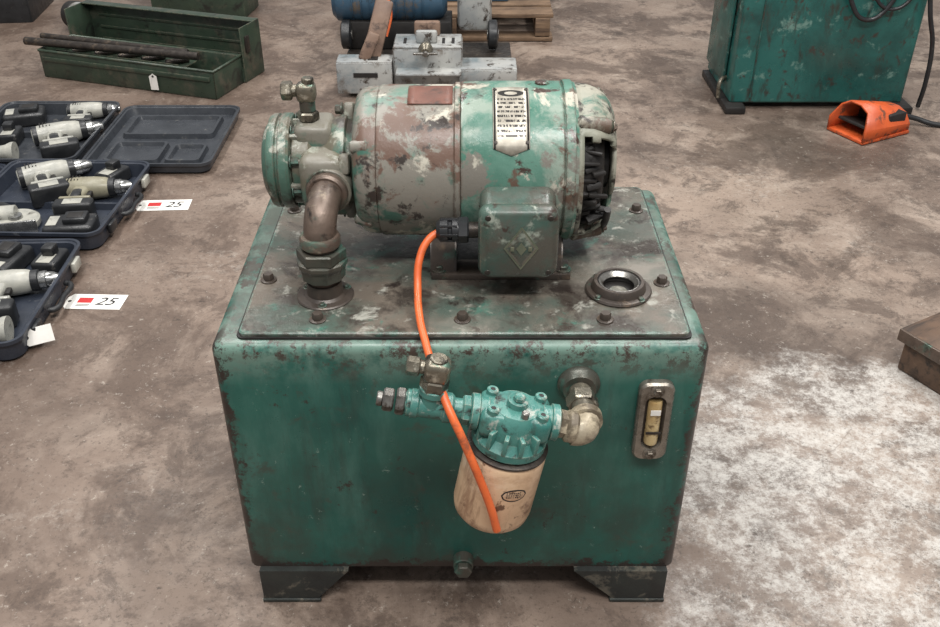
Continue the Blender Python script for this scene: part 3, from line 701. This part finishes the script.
tag((-1.045,1.020,.0008), (0,0,math.radians(-2)), .165)
tag((.253,-.19,.034), (math.radians(60),0,math.radians(26)), .075, .045, False, 'attached_tag', case3)

# ================================================================== GREEN TOOLBOX
TBX = empty('metal_toolbox', (-1.875,2.854,0), (0,0,math.radians(-19)))
def panel(nm, size, loc, rot=(0,0,0), mat=M_TBOX, par=TBX): return box(nm, size, loc, mat, par, rot, bev=.003)
L, D, H = .87, .22, .12
panel('bottom', (L,D,.006), (L/2,D/2,.006))
panel('front_wall', (L,.006,H), (L/2,.003,H/2+.002)); panel('back_wall', (L,.006,H), (L/2,D-.003,H/2+.002))
panel('side_left', (.006,D,H), (.003,D/2,H/2+.002)); panel('side_right', (.006,D,H), (L-.003,D/2,H/2+.002))
tube('rim', [(0,0,H),(L,0,H),(L,D,H),(0,D,H),(0,0,H)], .006, M_TBOX, TBX, smooth=False)
box('front_ridge', (L*.96,.010,.02), (L/2,-.004,H*.72), M_TBOX, TBX, bev=.004)
LH, LY = .235, .16
box('rear_panel', (L+.02,.006,LH), (L/2,D+LY,LH/2+.002), M_TBOX, TBX, bev=.003)
box('rear_end_r', (.006,LY,LH), (L+.008,D+LY/2,LH/2+.002), M_TBOX, TBX, bev=.003)
box('rear_end_l', (.006,LY,LH), (-.008,D+LY/2,LH/2+.002), M_TBOX, TBX, bev=.003)
box('rear_top_lip', (L+.02,.05,.006), (L/2,D+LY-.025,LH), M_TBOX, TBX, bev=.003)
box('rear_bottom', (L+.02,LY,.006), (L/2,D+LY/2,.006), M_TBOX, TBX, bev=.003)
for i in range(3): box('rear_rib_%d' % i, (L*.9,.006,.012), (L/2,D+LY-.006,.07+i*.055), M_TBOX, TBX, bev=.003)
box('end_clasp', (.012,.03,.07), (L+.014,D+.04,.16), M_STEELD, TBX, bev=.003)
box('inner_tray_floor', (.62,.14,.005), (.36,.12,.085), M_TBOX, TBX, bev=.001)
box('inner_tray_lip', (.62,.005,.03), (.36,.05,.098), M_TBOX, TBX, bev=.001)
for i in range(5):
    cyl('bolt_bin_item_%d' % i, .012, (.10+i*.12,.09,.10), (.17+i*.12,.16,.10), M_STEELD, TBX, seg=12)
e = empty('steel_bar', (0,0,0))
cyl('bar', .017, (-1.94,2.895,.148), (-1.14,2.705,.141), M_STEELD, e, seg=24)
e = empty('steel_bar', (0,0,0))
cyl('bar', .014, (-1.90,2.975,.145), (-1.20,2.765,.138), M_STEELD, e, seg=24)
tag((-1.330,2.653,.05), (math.radians(80),math.radians(90),math.radians(-19)), .07, .034, False)

# things behind the toolbox
e = empty('storage_crate', (-2.52,3.85,0), (0,0,.1))
for nm, s, l in (('front',(.5,.012,.2),(0,-.2,.1)),('back',(.5,.012,.2),(0,.2,.1)),('left',(.012,.4,.2),(-.25,0,.1)),('right',(.012,.4,.2),(.25,0,.1)),('base',(.5,.4,.012),(0,0,.008))):
    box(nm, s, l, M_BLACKP, e)
e = empty('hand_grinder', (-1.84,3.46,0), (0,0,math.radians(-35)))
lathe('grinder_barrel', [(0,0),(0,.05),(.02,.062),(.20,.060),(.24,.05),(.34,.045),(.42,.032),(.43,0)], (-.2,0,.07), (1,0,.12), M_WHITEM, e)
cyl('grinder_collar', .066, (-.18,0,.072), (-.13,0,.078), M_DARK, e)
tube('grinder_cord', [(.22,0,.12),(.33,.0,.05),(.42,.03,.012),(.36,.12,.012)], .008, M_BLACKP, e)
box('grinder_rest', (.10,.12,.02), (-.1,0,.011), M_DARK, e)
e = empty('metal_toolbox', (-1.40,3.88,0), (0,0,math.radians(-6)))
box('body', (.50,.24,.20), (0,0,.101), M_TBOX, e, bev=.008)
box('lid', (.51,.25,.05), (0,0,.226), M_TBOX, e, bev=.012)
tube('handle', [(-.10,0,.25),(-.09,0,.285),(.09,0,.285),(.10,0,.25)], .007, M_STEELD, e)
for s in (-1,1): box('clasp_%d' % (s>0), (.03,.01,.06), (s*.14,-.127,.20), M_STEELD, e)

# ================================================================== BANDSAW / SMALL MACHINE BEHIND
B = empty('metal_cutting_bandsaw', (-.18,2.60,0))
def bx(nm, s, l, m=M_WHITEM, r=(0,0,0), bev=.005): return box(nm, s, l, m, B, r, bev)
bx('base_pan', (.72,.40,.035), (0,.24,.080), M_STEELD)
bx('left_panel', (.23,.008,.13), (-.255,-.005,.085))
bx('left_panel_top', (.23,.10,.008), (-.255,.045,.150))
bx('left_slot', (.10,.004,.018), (-.25,-.011,.10), M_DARK, bev=0)
bx('left_slot_upper', (.04,.05,.003), (-.22,.04,.1550), M_DARK, bev=0)
bx('table_front', (.28,.008,.15), (.005,.03,.120)); bx('table_top', (.28,.18,.010), (.005,.12,.200))
bx('table_side_r', (.008,.18,.15), (.145,.12,.120)); bx('table_side_l', (.008,.18,.15), (-.135,.12,.120))
for i, x in enumerate((-.09,-.02,.07,.11)): bx('table_slot_%d' % i, (.012,.07,.003), (x,.11,.206), M_DARK, bev=0)
bx('front_shelf', (.27,.09,.010), (.01,-.01,.115))
bx('right_ledge', (.24,.15,.012), (.255,.08,.115)); bx('right_ledge_front', (.24,.008,.06), (.255,.004,.085))
bx('right_pedal', (.09,.05,.02), (.27,-.03,.045), M_STEELD)
for i, (x, y) in enumerate(((-.32,.07),(.33,.07),(-.34,.42),(.30,.42))):
    lathe('caster_wheel_%d' % i, [(-.018,0),(-.018,.024),(-.014,.032),(.014,.032),(.018,.024),(.018,0)], (x,y,.0325), (1,0,0), M_BLACKP, B, seg=24)
    bx('caster_fork_%d' % i, (.055,.03,.03), (x,y,.056), M_STEELD)
for i, x in enumerate((-.36,.28)):
    lathe('transport_wheel_%d' % i, [(-.022,0),(-.022,.05),(-.016,.062),(.016,.062),(.022,.05),(.022,0)], (x,.33,.165), (1,0,0), M_BLACKP, B, seg=28)
    cyl('wheel_hub_%d' % i, .022, (x-.026,.33,.165), (x+.026,.33,.165), M_STEEL, B)
bx('vise_jaw_fixed', (.11,.035,.06), (.0,.19,.235), M_STRAP, bev=.01); bx('vise_jaw_moving', (.09,.035,.05), (.0,.09,.230), M_WHITEM, bev=.01)
cyl('vise_screw', .011, (.0,.10,.225), (.0,-.05,.200), M_STEEL, B); cyl('vise_bar', .006, (-.05,-.045,.201), (.05,-.045,.201), M_STEEL, B)
lathe('vise_hub', [(0,0),(0,.022),(.03,.030),(.06,.018),(.06,0)], (.0,.02,.212), (0,-1,-.17), M_BRASS, B, seg=24)
bx('saw_arm', (.075,.03,.24), (-.20,.11,.255), M_STRAP, r=(math.radians(-20),math.radians(16),0), bev=.01)
bx('arm_guard', (.05,.02,.12), (-.235,.05,.20), M_STRAP, r=(math.radians(-14),math.radians(25),0), bev=.008)
bx('drum_saddle', (.46,.18,.12), (-.13,.42,.16), M_DARK)
lathe('blue_motor', [(0,0),(0,.07),(.02,.092),(.05,.096),(.42,.096),(.45,.09),(.48,.08),(.50,.05),(.50,0)], (-.42,.42,.295), (1,0,0), M_BLUE, B)
for i in range(9):
    xx = -.33+i*.038
    lathe('cooling_fin_%d' % i, [(0,.09),(0,.102),(.004,.102),(.004,.09)], (xx,.42,.295), (1,0,0), M_BLUE, B)
bx('wheel_cover', (.15,.16,.26), (.20,.42,.30), M_WHITEM, bev=.03)
tube('red_lead', [(-.17,.12,.22),(-.15,.16,.30),(-.16,.20,.36),(-.13,.30,.42)], .008, M_ORANGEC, B)

Pp = empty('wooden_pallet', (-.10,3.82,0), (0,0,0))
for i in range(6): box('deck_board_%d' % i, (1.0,.12,.02), (0,-.40+i*.16,.122), M_WOOD, Pp, bev=.003)
for i in range(3): box('stringer_%d' % i, (.07,.94,.085), (-.45+i*.45,0,.0695), M_WOOD, Pp, bev=.003)
for i in range(3): box('bottom_board_%d' % i, (1.0,.10,.02), (0,-.42+i*.42,.0135), M_WOOD, Pp, bev=.003)
Q = empty('machine_on_pallet', (.03,3.72,.133))
box('pedestal', (.24,.24,.30), (0,0,.151), M_WHITEM, Q, bev=.02)
box('pedestal_flange', (.32,.30,.03), (0,0,.016), M_BLUE, Q, bev=.006)
cyl('pedestal_wheel', .07, (.13,-.10,.12), (.17,-.10,.12), M_STEELD, Q)
lathe('pedestal_drum', [(0,0),(0,.08),(.3,.08),(.32,.06),(.32,0)], (-.16,0,.38), (1,0,0), M_BLUE, Q)

# ================================================================== GREEN CABINET
K = empty('machine_base_cabinet', (1.40,2.47,0))
box('cabinet_body', (.70,.42,.95), (0,.21,.500), M_CAB, K, bev=.012, seg=3)
box('left_side_sheet', (.012,.30,.80), (-.361,.24,.48), M_CAB, K, bev=.003)
for s in (-1,1):
    box('skid_%d' % (s>0), (.08,.46,.028), (s*.335,.17,.015), M_DARK, K, bev=.004)
box('front_seam', (.006,.006,.90), (-.27,-.002,.50), M_CAB, K, bev=.001)
cyl('door_knob', .02, (-.17,-.004,.75), (-.17,-.035,.75), M_STEEL, K)
tube('hanging_cable', [(.02,-.02,.60),(.05,-.03,.43),(.12,-.03,.37),(.19,-.03,.42),(.23,-.03,.64)], .009, M_BLACKP, K)
tube('second_cable', [(.10,-.02,.62),(.13,-.03,.46),(.21,-.03,.41),(.28,-.03,.47),(.30,-.03,.64)], .007, M_BLACKP, K)
tube('drop_cable', [(.33,-.02,.70),(.32,-.035,.55),(.35,-.04,.40),(.39,-.04,.28),(.41,-.03,.12),(.42,.0,.012)], .009, M_BLACKP, K)
tube('brass_drain', [(-.345,.10,.10),(-.38,.06,.10),(-.385,.05,.03)], .008, M_BRASS, K)
F = empty('foot_pedal_switch', (1.535,2.235,0), (0,0,math.radians(28)))
W, DD, HH = .25, .18, .135
box('pedal_base', (W,DD,.012), (0,0,.008), M_ORANGE, F, bev=.003)
bm = bmesh.new()
P = [(-DD/2, .010), (-DD/2, .06), (-DD/2+.03, .115), (-DD/2+.07, HH), (DD/2-.06, HH), (DD/2-.02, .11), (DD/2, .06), (DD/2, .010)]
a = [bm.verts.new((-W/2+ (.03 if z > .1 else 0), y, z)) for y, z in P]; b = [bm.verts.new((W/2, y*.92, z*.66)) for y, z in P]
for i in range(len(P)-1): bm.faces.new((a[i], a[i+1], b[i+1], b[i]))
bm.faces.new(b)
o = mk('pedal_hood', bm, M_ORANGE, F, ang=25); m = o.modifiers.new('s','SOLIDIFY'); m.thickness = .008; m.offset = -1
box('pedal_treadle', (.13,.13,.012), (-.04,0,.045), M_DARK, F, rot=(0,math.radians(12),0), bev=.003)
box('pedal_interior', (.09,.15,.075), (.06,0,.050), M_DARK, F, bev=.006)
cyl('pedal_strain_relief', .018, (W/2,0,.045), (W/2+.04,0,.040), M_BLACKP, F)
tube('pedal_cord', [(W/2+.02,0,.042),(W/2+.08,-.03,.03),(W/2+.14,-.09,.012),(W/2+.3,-.20,.012),(W/2+.6,-.36,.012)], .010, M_BLACKP, F)

# ================================================================== TIMBER SKID AT RIGHT EDGE
T = empty('timber_skid', (1.335,.675,0), (0,0,math.radians(30)))
box('skid_beam_near', (.42,.13,.088), (.0,-.10,.045), M_WOODD, T, bev=.006)
box('skid_beam_far', (.42,.13,.088), (.0,.10,.045), M_WOODD, T, bev=.006)
box('skid_top_board', (.43,.36,.028), (.0,0,.103), M_WOODD, T, bev=.004)
box('steel_angle', (.008,.36,.032), (-.217,0,.100), M_RUST, T, bev=.002)

# ================================================================== LIGHTS, WORLD, CAMERA
w = bpy.data.worlds.new('hall_light'); S.world = w; w.use_nodes = True
w.node_tree.nodes['Background'].inputs[0].default_value = (.97,.98,1,1)
w.node_tree.nodes['Background'].inputs[1].default_value = .36
def area(nm, loc, sx, sy, p, rot=(0,0,0), c=(1,.98,.95)):
    l = bpy.data.lights.new(nm, 'AREA'); l.shape = 'RECTANGLE'; l.size = sx; l.size_y = sy; l.energy = p; l.color = c
    o = bpy.data.objects.new(nm, l); o.location = loc; o.rotation_euler = rot; return link(o)
area('ceiling_strip_light', (-1.8,2.0,4.6), .5, 5, 165)
area('ceiling_strip_light', (1.6,2.0,4.6), .5, 5, 220)
area('ceiling_strip_light', (0.3,-1.8,4.4), 4, .5, 200, (math.radians(22),0,0))
cam = bpy.data.cameras.new('camera'); co = bpy.data.objects.new('camera', cam); link(co)
cam.sensor_width = 36; cam.lens = 36; cam.clip_start = .05
co.location = (0,-1.181,1.419); co.rotation_euler = (math.radians(56.5),0,0)
S.camera = co
